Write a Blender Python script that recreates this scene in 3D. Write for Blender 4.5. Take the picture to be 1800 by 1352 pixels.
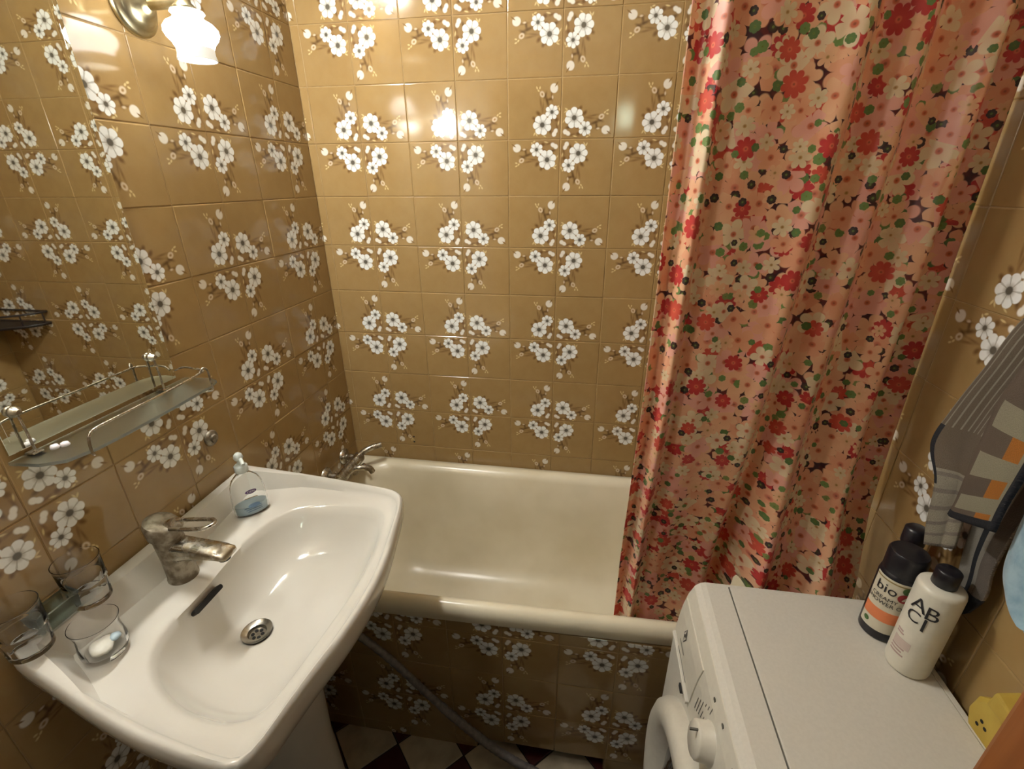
import bpy, bmesh, math, random
from mathutils import Vector, Matrix, Euler
random.seed(7)
PI = math.pi
for o in list(bpy.data.objects):
    bpy.data.objects.remove(o)
scene = bpy.context.scene
COL = scene.collection

# ---------------------------------------------------------------- camera, world, exposure
cam = bpy.data.cameras.new('camera')
cam.sensor_width = 36.0
cam.lens = 826.18 / 1800 * 36.0
cam.clip_start = 0.02
camo = bpy.data.objects.new('camera', cam)
COL.objects.link(camo)
CX = Vector((0.98722298, 0.15916591, -0.00754958))
CD = Vector((0.05656972, -0.39437745, -0.9172057))
CF = Vector((-0.14896526, 0.90505947, -0.39834245))
CM = Matrix((CX, -CD, -CF)).transposed().to_4x4()
CM.translation = (0.87832, -1.50387, 1.59925)
camo.matrix_world = CM
scene.camera = camo
world = bpy.data.worlds.new('world')
scene.world = world
world.use_nodes = True
world.node_tree.nodes['Background'].inputs[0].default_value = (1.0, 0.92, 0.8, 1)
world.node_tree.nodes['Background'].inputs[1].default_value = 0.012
scene.view_settings.view_transform = 'Standard'
scene.view_settings.look = 'None'
scene.view_settings.gamma = 1.0
scene.view_settings.use_curve_mapping = False
scene.view_settings.exposure = -0.1
LAMP1, LAMP2, FILL_TUBE = 12.0, 140.0, 430.0          # glow of the two sconces and of the added fill tube

# ---------------------------------------------------------------- colour and node helpers
def lin(c):
    c /= 255.0
    return c / 12.92 if c <= 0.04045 else ((c + 0.055) / 1.055) ** 2.4
def rgb(r, g, b):
    return (lin(r), lin(g), lin(b), 1.0)

class X:
    """a scalar socket with arithmetic that writes Math nodes"""
    def __init__(s, nt, k):
        s.nt, s.k = nt, k
    def op(s, o, *a):
        n = s.nt.nodes.new('ShaderNodeMath'); n.operation = o
        for i, v in enumerate((s,) + a):
            if isinstance(v, X): s.nt.links.new(v.k, n.inputs[i])
            else: n.inputs[i].default_value = v
        return X(s.nt, n.outputs[0])
    def __add__(s, b): return s.op('ADD', b)
    def __sub__(s, b): return s.op('SUBTRACT', b)
    def __mul__(s, b): return s.op('MULTIPLY', b)
    def __truediv__(s, b): return s.op('DIVIDE', b)
    def __neg__(s): return s.op('MULTIPLY', -1.0)
    __radd__ = __add__
    __rmul__ = __mul__
    def rsub(s, a): return (-s) + a
    def abs(s): return s.op('ABSOLUTE')
    def cos(s): return s.op('COSINE')
    def pow(s, p): return s.op('POWER', p)
    def gt(s, v): return s.op('GREATER_THAN', v)
    def lt(s, v): return s.op('LESS_THAN', v)
    def step(s, w):
        """0 below -w, 1 above w, smooth between"""
        n = s.nt.nodes.new('ShaderNodeMapRange'); n.interpolation_type = 'SMOOTHSTEP'
        s.nt.links.new(s.k, n.inputs[0])
        n.inputs[1].default_value = -w; n.inputs[2].default_value = w
        return X(s.nt, n.outputs[0])
def hyp(a, b): return (a * a + b * b).op('SQRT')
def atan2(a, b): return a.op('ARCTAN2', b)

def mixc(nt, f, a, b):
    n = nt.nodes.new('ShaderNodeMix'); n.data_type = 'RGBA'
    for i, v in ((0, f), (6, a), (7, b)):
        if isinstance(v, X): nt.links.new(v.k, n.inputs[i])
        elif hasattr(v, 'is_linked'): nt.links.new(v, n.inputs[i])
        else: n.inputs[i].default_value = v
    return n.outputs[2]

def newmat(name):
    m = bpy.data.materials.new(name); m.use_nodes = True
    nt = m.node_tree
    return m, nt, nt.nodes['Principled BSDF']
def setp(b, **k):
    names = dict(col='Base Color', rough='Roughness', metal='Metallic', spec='Specular IOR Level', trans='Transmission Weight',
                 ior='IOR', coat='Coat Weight', emit='Emission Color', estr='Emission Strength', sheen='Sheen Weight', sss='Subsurface Weight')
    for a, v in k.items(): b.inputs[names[a]].default_value = v
def noise(nt, scale, detail=3.0, coord='Object'):
    tc = nt.nodes.new('ShaderNodeTexCoord'); n = nt.nodes.new('ShaderNodeTexNoise')
    n.inputs['Scale'].default_value = scale; n.inputs['Detail'].default_value = detail
    nt.links.new(tc.outputs[coord], n.inputs['Vector'])
    return X(nt, n.outputs['Fac'])
def bump(nt, b, h, strength=0.2, dist=0.002):
    n = nt.nodes.new('ShaderNodeBump'); n.inputs['Strength'].default_value = strength; n.inputs['Distance'].default_value = dist
    nt.links.new(h.k, n.inputs['Height']); nt.links.new(n.outputs[0], b.inputs['Normal'])
def plain(name, c, rough=0.4, c2=None, nscale=30.0, bumps=0.0, **k):
    m, nt, b = newmat(name)
    setp(b, col=c, rough=rough, **k)
    f = noise(nt, nscale)
    c2 = c2 or tuple(x * 0.86 for x in c[:3]) + (1,)
    nt.links.new(mixc(nt, (f - 0.5).step(0.3), c, c2), b.inputs['Base Color'])
    if bumps: bump(nt, b, f, bumps)
    return m

def uvxy(nt):
    u = nt.nodes.new('ShaderNodeUVMap'); s = nt.nodes.new('ShaderNodeSeparateXYZ')
    nt.links.new(u.outputs[0], s.inputs[0])
    return u.outputs[0], X(nt, s.outputs[0]), X(nt, s.outputs[1])

# ---------------------------------------------------------------- materials
def tile_material():
    m, nt, b = newmat('glazed_flower_tile')
    uv, px, py = uvxy(nt)
    base = mixc(nt, (noise(nt, 25.0) - 0.5).step(0.35), rgb(158, 131, 86), rgb(151, 123, 79))
    def ell(cx, cy, a, bb, ang, soft=0.012):
        ca, sa = math.cos(ang), math.sin(ang)
        dx, dy = px - cx, py - cy
        e = (dx * ca + dy * sa) * (1 / a); f = (dy * ca - dx * sa) * (1 / bb)
        return (hyp(e, f).rsub(1.0)).step(soft / min(a, bb))
    cur = base
    def put(mask, c):
        nonlocal cur
        cur = mixc(nt, mask, cur, c)
    # faint brown ground behind the posy
    put(ell(0.86, 0.30, 0.20, 0.30, 0.5, 0.10) * 0.45, rgb(128, 98, 66))
    # leaves and stems
    DK, DK2 = rgb(76, 52, 26), rgb(98, 68, 34)
    for a in ((0.575, 0.435, .045, .028, 2.4), (0.495, 0.355, .035, .026, 2.7), (0.735, 0.63, .085, .022, 1.9), (0.70, 0.72, .05, .018, 1.2),
              (0.79, 0.66, .05, .02, 0.2), (0.82, 0.72, .012, .07, 0.1), (0.62, 0.60, .01, .06, 0.15), (0.80, 0.15, .05, .022, 1.9),
              (0.915, 0.33, .03, .035, 0.4), (0.80, 0.31, .035, .03, 0.8), (0.93, 0.21, .012, .04, 0.3), (0.66, 0.53, .008, .05, -0.1), (0.52, 0.28, .03, .045, 0.2)):
        put(ell(*a, 0.022) * 0.8, DK if a[2] > .045 else DK2)
    WH, WS, CE = rgb(234, 236, 232), rgb(176, 176, 166), rgb(92, 88, 78)
    def flower(cx, cy, R, n, rot, inner):
        dx, dy = px - cx, py - cy
        r = hyp(dx, dy); k = ((atan2(dy, dx) + rot) * (n / 2.0)).cos().abs()
        rad = (k.pow(0.45) * (1 - inner) + inner) * R
        put((rad - r).step(0.009), WH)
        put((k.rsub(0.30)).step(0.12) * (r.rsub(R * 0.8)).step(0.02) * 0.85, WS)
        put((r.rsub(R * 0.42)).step(0.025) * 0.55, rgb(150, 140, 122))
        put((r.rsub(R * 0.25)).step(0.012), CE)
    flower(0.652, 0.245, 0.176, 7.0, 0.4, 0.70)
    flower(0.829, 0.452, 0.126, 7.0, 0.1, 0.60)
    BU = rgb(226, 222, 210)
    put(ell(0.905, 0.137, .036, .045, -0.5), BU); put(ell(0.878, 0.087, .04, .043, -0.5), BU)
    put(ell(0.859, 0.832, .07, .075, 0.2), rgb(220, 214, 200)); put(ell(0.905, 0.895, .012, .045, -0.6, 0.006), rgb(128, 100, 60))
    PK = rgb(206, 188, 160)
    put(ell(0.643, 0.742, .042, .052, 0.5), PK); put(ell(0.643, 0.742, .016, .022, 0.5), rgb(150, 120, 78))
    put(ell(0.835, 0.69, .014, .026, 0.1), PK)
    YL = rgb(206, 184, 132)
    for a in ((0.575, 0.80, .014, .022, 0.8), (0.545, 0.845, .013, .024, 0.4), (0.60, 0.845, .013, .022, -0.2), (0.505, 0.095, .013, .03, -0.5), (0.545, 0.085, .011, .03, 0.5),
              (0.70, 0.055, .028, .010, -0.5), (0.955, 0.27, .011, .035, -0.2), (0.965, 0.50, .012, .025, 0.3), (0.935, 0.54, .022, .012, 0.5)):
        put(ell(*a, 0.007), YL)
    nt.links.new(cur, b.inputs['Base Color'])
    setp(b, rough=0.11, spec=0.55)
    bump(nt, b, noise(nt, 9.0, 2.0), 0.05, 0.004)
    return m

def curtain_material():
    m, nt, b = newmat('printed_curtain_cloth')
    uv, px, py = uvxy(nt)
    cur = mixc(nt, (noise(nt, 60.0, 2.0, 'UV') - 0.5).step(0.1), rgb(74, 36, 42), rgb(112, 46, 42))
    def layer(cell, R, n, inner, cols, off, prob, centre, cen_r=0.22, pw=0.5):
        nonlocal cur
        mp = nt.nodes.new('ShaderNodeMapping'); mp.inputs['Location'].default_value = (off, off * 0.7, 0); mp.inputs['Scale'].default_value = (1.2, 1.2, 1)
        nt.links.new(uv, mp.inputs['Vector'])
        v = nt.nodes.new('ShaderNodeTexVoronoi'); v.voronoi_dimensions = '2D'; v.inputs['Scale'].default_value = 1 / cell; v.inputs['Randomness'].default_value = 0.72
        nt.links.new(mp.outputs[0], v.inputs['Vector'])
        d = nt.nodes.new('ShaderNodeVectorMath'); d.operation = 'SUBTRACT'
        nt.links.new(mp.outputs[0], d.inputs[0]); nt.links.new(v.outputs['Position'], d.inputs[1])
        s = nt.nodes.new('ShaderNodeSeparateXYZ'); nt.links.new(d.outputs[0], s.inputs[0])
        sc = nt.nodes.new('ShaderNodeSeparateColor'); nt.links.new(v.outputs['Color'], sc.inputs[0])
        ra, rb, rc = (X(nt, sc.outputs[i]) for i in range(3))
        dx, dy = X(nt, s.outputs[0]), X(nt, s.outputs[1])
        r = hyp(dx, dy); k = ((atan2(dy, dx) + ra * 6.28) * (n / 2.0)).cos().abs()
        size = (rb * 0.35 + 0.75) * R
        rad = (k.pow(pw) * (1 - inner) + inner) * size
        mask = (rad - r).step(R * 0.05) * rc.lt(prob)
        ramp = nt.nodes.new('ShaderNodeValToRGB'); ramp.color_ramp.interpolation = 'CONSTANT'
        el = ramp.color_ramp.elements
        while len(el) < len(cols): el.new(0.5)
        for i, c in enumerate(cols): el[i].position = i / len(cols); el[i].color = c
        nt.links.new((rb * 7.31 + ra * 3.7).op('FRACT').k, ramp.inputs[0])
        # petals a little paler at the rim, a little redder inside
        col = mixc(nt, ((r / size).rsub(0.55)).step(0.4) * 0.18, ramp.outputs[0], centre)
        cur = mixc(nt, mask, cur, col)
        cur = mixc(nt, mask * ((size * cen_r) - r).step(R * 0.06), cur, centre)
        cur = mixc(nt, mask * ((size * cen_r * 0.35) - r).step(R * 0.05) * 0.6, cur, rgb(120, 60, 40))
    PE, PE2, PI_, CR, RD, RD2 = rgb(242, 198, 158), rgb(240, 184, 146), rgb(242, 188, 170), rgb(240, 224, 190), rgb(202, 62, 62), rgb(214, 88, 70)
    DC = rgb(222, 136, 110)
    layer(0.046, 0.039, 5, 0.42, (PE, PE2, PI_, PE), 0.0, 1.0, DC, 0.18)
    layer(0.046, 0.021, 8, 0.62, (RD, RD2, rgb(200, 60, 66), RD), 3.1, 0.34, rgb(226, 110, 84))
    layer(0.030, 0.0095, 6, 0.8, (rgb(122, 150, 86), rgb(102, 130, 76), rgb(140, 150, 88), rgb(70, 38, 44)), 7.7, 0.45, rgb(120, 146, 74))
    layer(0.046, 0.030, 5, 0.38, (PE, PI_, PE2, CR), 11.3, 0.78, rgb(212, 118, 84), 0.18)
    layer(0.058, 0.018, 6, 0.35, (CR, rgb(232, 214, 178), PE), 17.9, 0.75, rgb(196, 156, 96), 0.16)
    layer(0.082, 0.022, 8, 0.62, (RD, RD2), 23.0, 0.36, rgb(230, 120, 92))
    layer(0.052, 0.0085, 6, 0.8, (rgb(122, 150, 86), rgb(102, 130, 76), rgb(70, 48, 54)), 29.0, 0.70, rgb(120, 146, 74))
    nt.links.new(cur, b.inputs['Base Color'])
    setp(b, rough=0.36, spec=0.45, sheen=0.1)
    tr = nt.nodes.new('ShaderNodeBsdfTranslucent'); nt.links.new(cur, tr.inputs[0])
    mx = nt.nodes.new('ShaderNodeMixShader'); mx.inputs[0].default_value = 0.28
    out = nt.nodes['Material Output']
    nt.links.new(b.outputs[0], mx.inputs[1]); nt.links.new(tr.outputs[0], mx.inputs[2]); nt.links.new(mx.outputs[0], out.inputs[0])
    bump(nt, b, noise(nt, 90.0, 2.0, 'UV'), 0.12, 0.002)
    return m

M = {}
M['tile'] = tile_material()
M['curtain'] = curtain_material()
M['grout'] = plain('old_grout', rgb(172, 146, 100), 0.6, rgb(150, 122, 80), 60)
M['plaster'] = plain('white_plaster', rgb(206, 200, 186), 0.85, rgb(190, 184, 170), 8)
M['hall'] = plain('hall_paint', rgb(120, 108, 90), 0.8)
M['ceramic'] = plain('white_sanitary_ceramic', rgb(208, 205, 196), 0.10, rgb(202, 198, 187), 6, spec=0.5, coat=0.3)
M['enamel'] = plain('yellowed_bath_enamel', rgb(228, 220, 196), 0.25, rgb(212, 202, 174), 5, spec=0.5)
M['applwhite'] = plain('appliance_white', rgb(206, 202, 190), 0.38, rgb(200, 196, 184), 200, spec=0.4)
M['applplastic'] = plain('appliance_plastic', rgb(204, 199, 184), 0.33, rgb(198, 193, 178), 90, spec=0.4)
M['print'] = plain('grey_print', rgb(92, 90, 82), 0.6)
M['black'] = plain('black_plastic', rgb(22, 21, 28), 0.35)
M['rubber'] = plain('dark_rubber', rgb(38, 38, 38), 0.6)
M['glassdoor'] = plain('dark_door_glass', rgb(26, 26, 28), 0.08, spec=0.6)
M['hose'] = plain('grey_drain_hose', rgb(128, 122, 118), 0.5, rgb(96, 90, 88), 90)
M['brass'] = plain('pale_brass', rgb(204, 198, 168), 0.30, rgb(164, 154, 120), 30, metal=1.0)
M['steel'] = plain('brushed_steel', rgb(178, 174, 164), 0.25, metal=1.0)
M['towel_blue'] = plain('light_blue_towel', rgb(150, 178, 190), 0.95, rgb(120, 152, 170), 70, 0.8, sheen=0.3)
M['yellow'] = plain('yellow_plastic', rgb(186, 160, 70), 0.55, rgb(172, 144, 58), 30)
M['dark'] = plain('dark_hole', rgb(14, 12, 10), 0.8)
M['soap'] = plain('white_soap_scrap', rgb(232, 230, 220), 0.6, rgb(210, 206, 190), 60)
M['purple'] = plain('purple_badge', rgb(88, 58, 110), 0.4)
M['blueprint'] = plain('blue_print', rgb(110, 142, 176), 0.4)
M['bluesoap'] = plain('light_blue_soap', rgb(192, 214, 226), 0.25, rgb(184, 208, 222), 12)
M['whiteprint'] = plain('white_print', rgb(225, 222, 225), 0.5)
M['pump'] = plain('milky_pump_plastic', rgb(196, 202, 196), 0.35)
M['label'] = plain('cream_label', rgb(206, 200, 180), 0.5, rgb(198, 190, 168), 40)
M['peach'] = plain('peach_band', rgb(226, 132, 84), 0.5)
M['berry'] = plain('berry_red', rgb(150, 40, 44), 0.5)
M['leaf'] = plain('leaf_green', rgb(70, 104, 52), 0.5)
M['gold'] = plain('gold_line', rgb(150, 130, 80), 0.5)
M['bottlewhite'] = plain('white_bottle', rgb(220, 216, 200), 0.32, spec=0.45)
M['mauve'] = plain('mauve_print', rgb(176, 150, 144), 0.5)
M['floor_white'] = plain('white_floor_tile', rgb(190, 178, 156), 0.35, rgb(160, 148, 126), 20)
M['floor_red'] = plain('dark_red_floor_tile', rgb(74, 26, 24), 0.35, rgb(58, 20, 20), 20)
M['floorgrout'] = plain('dark_floor_grout', rgb(44, 32, 28), 0.9)
M['shelfdark'] = plain('dark_wire', rgb(40, 34, 34), 0.4)

def glassm(name, c, rough=0.0, ior=1.45):
    m, nt, b = newmat(name); setp(b, col=c, rough=rough, trans=1.0, ior=ior)
    f = noise(nt, 40.0); c2 = tuple(x * 0.985 for x in c[:3]) + (1,)
    nt.links.new(mixc(nt, f, c, c2), b.inputs['Base Color'])
    return m
M['glass'] = glassm('clear_glass', (1.0, 1.0, 1.0, 1), 0.0, 1.3)
M['shelfglass'] = glassm('greenish_glass', (0.88, 0.96, 0.90, 1), 0.30, 1.3)
M['clearplastic'] = glassm('clear_plastic', (0.99, 1.0, 1.0, 1), 0.05, 1.2)
m, nt, b = newmat('mirror_silver'); setp(b, metal=1.0, rough=0.015); M['mirror'] = m
nt.links.new(mixc(nt, noise(nt, 4.0), (0.80, 0.81, 0.74, 1), (0.77, 0.78, 0.71, 1)), b.inputs['Base Color'])
m, nt, b = newmat('limescaled_chrome'); M['chrome'] = m
f = noise(nt, 45.0, 6.0); setp(b, metal=1.0)
nt.links.new(mixc(nt, (f - 0.52).step(0.12), rgb(206, 202, 192), rgb(140, 128, 106)), b.inputs['Base Color'])
nt.links.new(((f - 0.5).step(0.15) * 0.35 + 0.12).k, b.inputs['Roughness'])
m, nt, b = newmat('dull_corroded_metal'); M['corroded'] = m
f = noise(nt, 60.0, 6.0); setp(b, metal=0.6, rough=0.5)
nt.links.new(mixc(nt, (f - 0.5).step(0.15), rgb(158, 150, 134), rgb(112, 100, 82)), b.inputs['Base Color'])
bump(nt, b, f, 0.5, 0.002)
m, nt, b = newmat('varnished_wood'); M['wood'] = m
tc = nt.nodes.new('ShaderNodeTexCoord'); mp = nt.nodes.new('ShaderNodeMapping'); mp.inputs['Scale'].default_value = (60, 60, 2.5)
n = nt.nodes.new('ShaderNodeTexNoise'); n.inputs['Scale'].default_value = 1.0; n.inputs['Detail'].default_value = 6
nt.links.new(tc.outputs['Object'], mp.inputs[0]); nt.links.new(mp.outputs[0], n.inputs['Vector'])
f = X(nt, n.outputs['Fac']); setp(b, rough=0.35)
nt.links.new(mixc(nt, (f - 0.5).step(0.18), rgb(176, 112, 58), rgb(120, 70, 34)), b.inputs['Base Color'])
def lampm(name, s, c=(1.0, 0.985, 0.94, 1)):
    m, nt, b = newmat(name); setp(b, col=(0.9, 0.9, 0.86, 1), rough=0.3)
    f = noise(nt, 20.0)
    nt.links.new(mixc(nt, f, c, tuple(x * 0.97 for x in c[:3]) + (1,)), b.inputs['Emission Color']); b.inputs['Emission Strength'].default_value = s
    return m
M['shade'] = lampm('lit_opal_glass', LAMP1)
M['fill_light'] = lampm('added_fill_glow', FILL_TUBE)  # glow of the added fill tube
M['shade2'] = lampm('bright_opal_glass', LAMP2)
M['shaderim'] = lampm('opal_glass_rim', 0.18, (0.86, 0.94, 0.84, 1))
M['halllamp'] = lampm('hall_lamp_diffuser', 26.0, (0.80, 1.0, 0.78, 1))

def towel_material(name, kind):
    m, nt, b = newmat(name); uv, px, py = uvxy(nt)
    nz = noise(nt, 140.0, 3.0, 'UV')
    if kind == 'check':
        GR, WH, OR, NV = rgb(130, 114, 98), rgb(190, 184, 156), rgb(222, 142, 56), rgb(36, 40, 50)
        band = (py * 4.6).op('FRACT').gt(0.5)
        cur = mixc(nt, band, GR, WH)
        cur = mixc(nt, px.gt(0.60) * (px.lt(0.86)) * band.rsub(1.0), cur, OR)
        cur = mixc(nt, px.gt(0.86), cur, WH)
        cur = mixc(nt, px.gt(0.94), cur, NV)
        cur = mixc(nt, px.lt(0.16), cur, GR)
        cur = mixc(nt, py.lt(0.065), cur, NV)
    elif kind == 'stripe':
        GR, WH, NV = rgb(132, 118, 100), rgb(180, 172, 152), rgb(36, 42, 52)
        st = ((px * 9.0).op('FRACT').lt(0.22)) * py.gt(0.52) * py.lt(0.84)
        cur = mixc(nt, st, GR, WH)
        low = py.lt(0.34)
        cur = mixc(nt, low, cur, WH)
        cur = mixc(nt, low * ((py * 16.0).op('FRACT').lt(0.25)), cur, rgb(150, 142, 130))
        cur = mixc(nt, px.lt(0.14) * py.gt(0.28) * py.lt(0.52), cur, NV)
    else:
        GR, WH, NV = rgb(136, 126, 116), rgb(184, 178, 164), rgb(36, 42, 52)
        cur = mixc(nt, px.gt(0.68), WH, GR)
        cur = mixc(nt, px.gt(0.32) * px.lt(0.50), cur, NV)
        cur = mixc(nt, py.lt(0.14), cur, NV)
    cur = mixc(nt, (nz - 0.5).step(0.2) * 0.25, cur, rgb(90, 82, 72))
    nt.links.new(cur, b.inputs['Base Color']); setp(b, rough=0.95, spec=0.1, sheen=0.04)
    bump(nt, b, nz, 1.0, 0.006)
    return m
M['towel_check'] = towel_material('checked_terry', 'check')
M['towel_stripe'] = towel_material('striped_terry', 'stripe')
M['towel_border'] = towel_material('bordered_terry', 'border')

# ---------------------------------------------------------------- mesh helpers (vertices in world space)
def thing(name, loc, label, cat, group=None):
    o = bpy.data.objects.new(name, None); COL.objects.link(o); o.location = loc
    o.empty_display_size = 0.05
    o['label'] = label; o['category'] = cat
    if group: o['group'] = group
    return o
def root_of(p):
    loc = Vector((0, 0, 0))
    while p is not None:
        loc += p.location; p = p.parent
    return loc
def obj(name, vs, fs, mat, parent=None, loc=None, smooth=False, uvs=None, label=None, cat=None, group=None, kind=None, bevel=0.0, sharp=0.6, solid=0.0, sub=0):
    me = bpy.data.meshes.new(name)
    o = bpy.data.objects.new(name, me); COL.objects.link(o)
    base = root_of(parent)
    if parent is not None:
        o.parent = parent
        if loc is None: loc = base
    if loc is None:
        loc = Vector((sum(v[0] for v in vs) / len(vs), sum(v[1] for v in vs) / len(vs), min(v[2] for v in vs)))
    loc = Vector(loc)
    o.location = loc - base
    me.from_pydata([Vector(v) - loc for v in vs], [], fs)
    bm = bmesh.new(); bm.from_mesh(me)
    if uvs is None: bmesh.ops.recalc_face_normals(bm, faces=bm.faces)
    if bevel:
        es = [e for e in bm.edges if len(e.link_faces) == 2 and e.calc_face_angle() > sharp]
        bmesh.ops.bevel(bm, geom=es, offset=bevel, segments=2, profile=0.6, affect='EDGES', clamp_overlap=True)
    if uvs is not None:
        bm.verts.ensure_lookup_table()
        l = bm.loops.layers.uv.new('UVMap')
        for f in bm.faces:
            for lp in f.loops: lp[l].uv = uvs[lp.vert.index]
    bm.to_mesh(me); bm.free()
    for p in me.polygons: p.use_smooth = smooth
    if smooth:
        try: me.set_sharp_from_angle(angle=0.9)
        except Exception: pass
    if mat: me.materials.append(mat)
    if solid:
        md = o.modifiers.new('solid', 'SOLIDIFY'); md.thickness = solid; md.offset = 0.0
    if sub:
        md = o.modifiers.new('sub', 'SUBSURF'); md.levels = sub; md.render_levels = sub
    if label: o['label'] = label
    if cat: o['category'] = cat
    if group: o['group'] = group
    if kind: o['kind'] = kind
    return o
def boxg(x0, x1, y0, y1, z0, z1):
    v = [(x, y, z) for x in (x0, x1) for y in (y0, y1) for z in (z0, z1)]
    return v, [(0, 1, 3, 2), (4, 6, 7, 5), (0, 4, 5, 1), (2, 3, 7, 6), (0, 2, 6, 4), (1, 5, 7, 3)]
def join(*gs):
    V, F = [], []
    for v, f in gs:
        n = len(V); V += list(v); F += [tuple(i + n for i in q) for q in f]
    return V, F
def loft(rings, cap0=True, cap1=True, closed=True):
    n = len(rings[0]); V = [p for r in rings for p in r]; F = []
    for i in range(len(rings) - 1):
        for j in range(n if closed else n - 1):
            k = (j + 1) % n
            F.append((i * n + j, i * n + k, (i + 1) * n + k, (i + 1) * n + j))
    if cap0: F.append(tuple(range(n))[::-1])
    if cap1: F.append(tuple((len(rings) - 1) * n + j for j in range(n)))
    return V, F
def frame(axis):
    a = Vector(axis).normalized()
    u = a.cross(Vector((0, 0, 1)) if abs(a.z) < 0.9 else Vector((1, 0, 0))).normalized()
    return u, a.cross(u), a
def lathe(c, axis, prof, n=40, caps=(True, True)):
    u, v, a = frame(axis); c = Vector(c)
    rings = [[c + a * h + (u * math.cos(2 * PI * j / n) + v * math.sin(2 * PI * j / n)) * max(r, 1e-5) for j in range(n)] for r, h in prof]
    return loft(rings, *caps)
def cat(pts, n=8):
    """Catmull-Rom through pts"""
    P = [Vector(p) for p in pts]; P = [P[0] * 2 - P[1]] + P + [P[-1] * 2 - P[-2]]
    out = []
    for i in range(1, len(P) - 2):
        for k in range(n):
            t = k / n
            out.append(0.5 * ((2 * P[i]) + (P[i + 1] - P[i - 1]) * t + (2 * P[i - 1] - 5 * P[i] + 4 * P[i + 1] - P[i + 2]) * t * t + (3 * P[i] - P[i - 1] - 3 * P[i + 1] + P[i + 2]) * t ** 3))
    out.append(P[-2]); return out
def tube(path, r, n=10, radii=None, caps=True):
    P = [Vector(p) for p in path]; rings = []
    t = (P[1] - P[0]).normalized(); u = t.orthogonal().normalized()
    for i, p in enumerate(P):
        t = (P[min(i + 1, len(P) - 1)] - P[max(i - 1, 0)]).normalized()
        u = (u - t * u.dot(t)).normalized(); w = t.cross(u)
        rr = radii[i] if radii else r
        rings.append([p + (u * math.cos(2 * PI * j / n) + w * math.sin(2 * PI * j / n)) * rr for j in range(n)])
    return loft(rings, caps, caps)
def text_geo(s, size):
    cu = bpy.data.curves.new('txt', 'FONT'); cu.body = s; cu.size = size; cu.align_x = 'CENTER'; cu.align_y = 'CENTER'; cu.resolution_u = 3
    o = bpy.data.objects.new('txt', cu); COL.objects.link(o)
    dg = bpy.context.evaluated_depsgraph_get(); me = bpy.data.meshes.new_from_object(o.evaluated_get(dg))
    V = [tuple(v.co) for v in me.vertices]; F = [tuple(p.vertices) for p in me.polygons]
    bpy.data.objects.remove(o); bpy.data.meshes.remove(me); bpy.data.curves.remove(cu)
    return V, F

# ---------------------------------------------------------------- the room shell
W, D, H = 1.5, -1.36, 2.5
ZO = 2.0055
T, GAP = 0.15, 0.0013
TILES = {}
def tile_mesh(k, a0, a1, b0, b1):
    key = (k, round(a0, 4), round(a1, 4), round(b0, 4), round(b1, 4))
    if key in TILES: return TILES[key]
    me = bpy.data.meshes.new('tile')
    h = T / 2
    A0, A1 = a0 + GAP / 2, a1 - GAP / 2; B0, B1 = b0 + GAP / 2, b1 - GAP / 2
    c = 0.0020
    V, F = [], []
    for (z, i) in ((-0.004, 0.0), (-0.0011, 0.0), (-0.0003, c * 0.45), (0.0, c)):
        V += [(A0 + i, B0 + i, z), (A1 - i, B0 + i, z), (A1 - i, B1 - i, z), (A0 + i, B1 - i, z)]
    for r in range(3):
        for j in range(4):
            q = (j + 1) % 4; F.append((r * 4 + j, r * 4 + q, r * 4 + 4 + q, r * 4 + 4 + j))
    F.append((12, 13, 14, 15))
    me.from_pydata(V, [], F)
    l = me.uv_layers.new(name='UVMap')
    ca, sa = ((1, 0), (0, -1), (-1, 0), (0, 1))[k]      # k = 0 TL, 1 TR (clockwise), 2 BR, 3 BL
    for lp in me.loops:
        x, y, _ = V[lp.vertex_index]
        u = ca * x + sa * y; v = -sa * x + ca * y
        l.data[lp.index].uv = (u / T + 0.5, v / T + 0.5)
    for p in me.polygons: p.use_smooth = False
    me.materials.append(M['tile'])
    TILES[key] = me
    return me
def tile_wall(parent, origin, right, normal, s0, s1, z0, z1, soff, zoff, skip=None, tilt=0.0022, special=None):
    """grid joints at s = soff + T*c and z = zoff - T*r; (even, even) joints are centres of four-tile posies"""
    right, normal, up = Vector(right), Vector(normal), Vector((0, 0, 1)); origin = Vector(origin)
    pl = root_of(parent)
    rot = Matrix((right, up, normal)).transposed()
    c0 = math.floor((s0 - soff) / T); c1 = math.ceil((s1 - soff) / T)
    r0 = math.floor((zoff - z1) / T); r1 = math.ceil((zoff - z0) / T)
    for r in range(r0, r1):
        for c in range(c0, c1):
            cs, cz = soff + T * (c + .5), zoff - T * (r + .5)
            a0, a1 = max(-T / 2, s0 - cs), min(T / 2, s1 - cs)
            b0, b1 = max(-T / 2, z0 - cz), min(T / 2, z1 - cz)
            if a1 - a0 < 0.008 or b1 - b0 < 0.008: continue
            if skip and skip(cs, cz): continue
            k = {(1, 1): 0, (0, 1): 1, (0, 0): 2, (1, 0): 3}[(c % 2, r % 2)]
            o = bpy.data.objects.new('tile', tile_mesh(k, a0, a1, b0, b1)); COL.objects.link(o)
            o.parent = parent
            tx, ty = random.gauss(0, tilt), random.gauss(0, tilt)
            if special and (c, r) in special: tx, ty = special[(c, r)]
            m = rot.to_4x4() @ Euler((tx, ty, 0)).to_matrix().to_4x4()
            m.translation = origin + right * cs + up * cz + normal * random.uniform(-.0004, .0004) - pl
            o.matrix_local = m
SP = {}
wb = obj('wall_back', *boxg(-.12, W + .12, .0013, .12, 0, H), M['grout'], kind='structure', loc=(0.75, .0045, 0))
tile_wall(wb, (0, 0, 0), (1, 0, 0), (0, -1, 0), 0, W, 0.42, H, 0.1757, ZO, special=SP)
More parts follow.
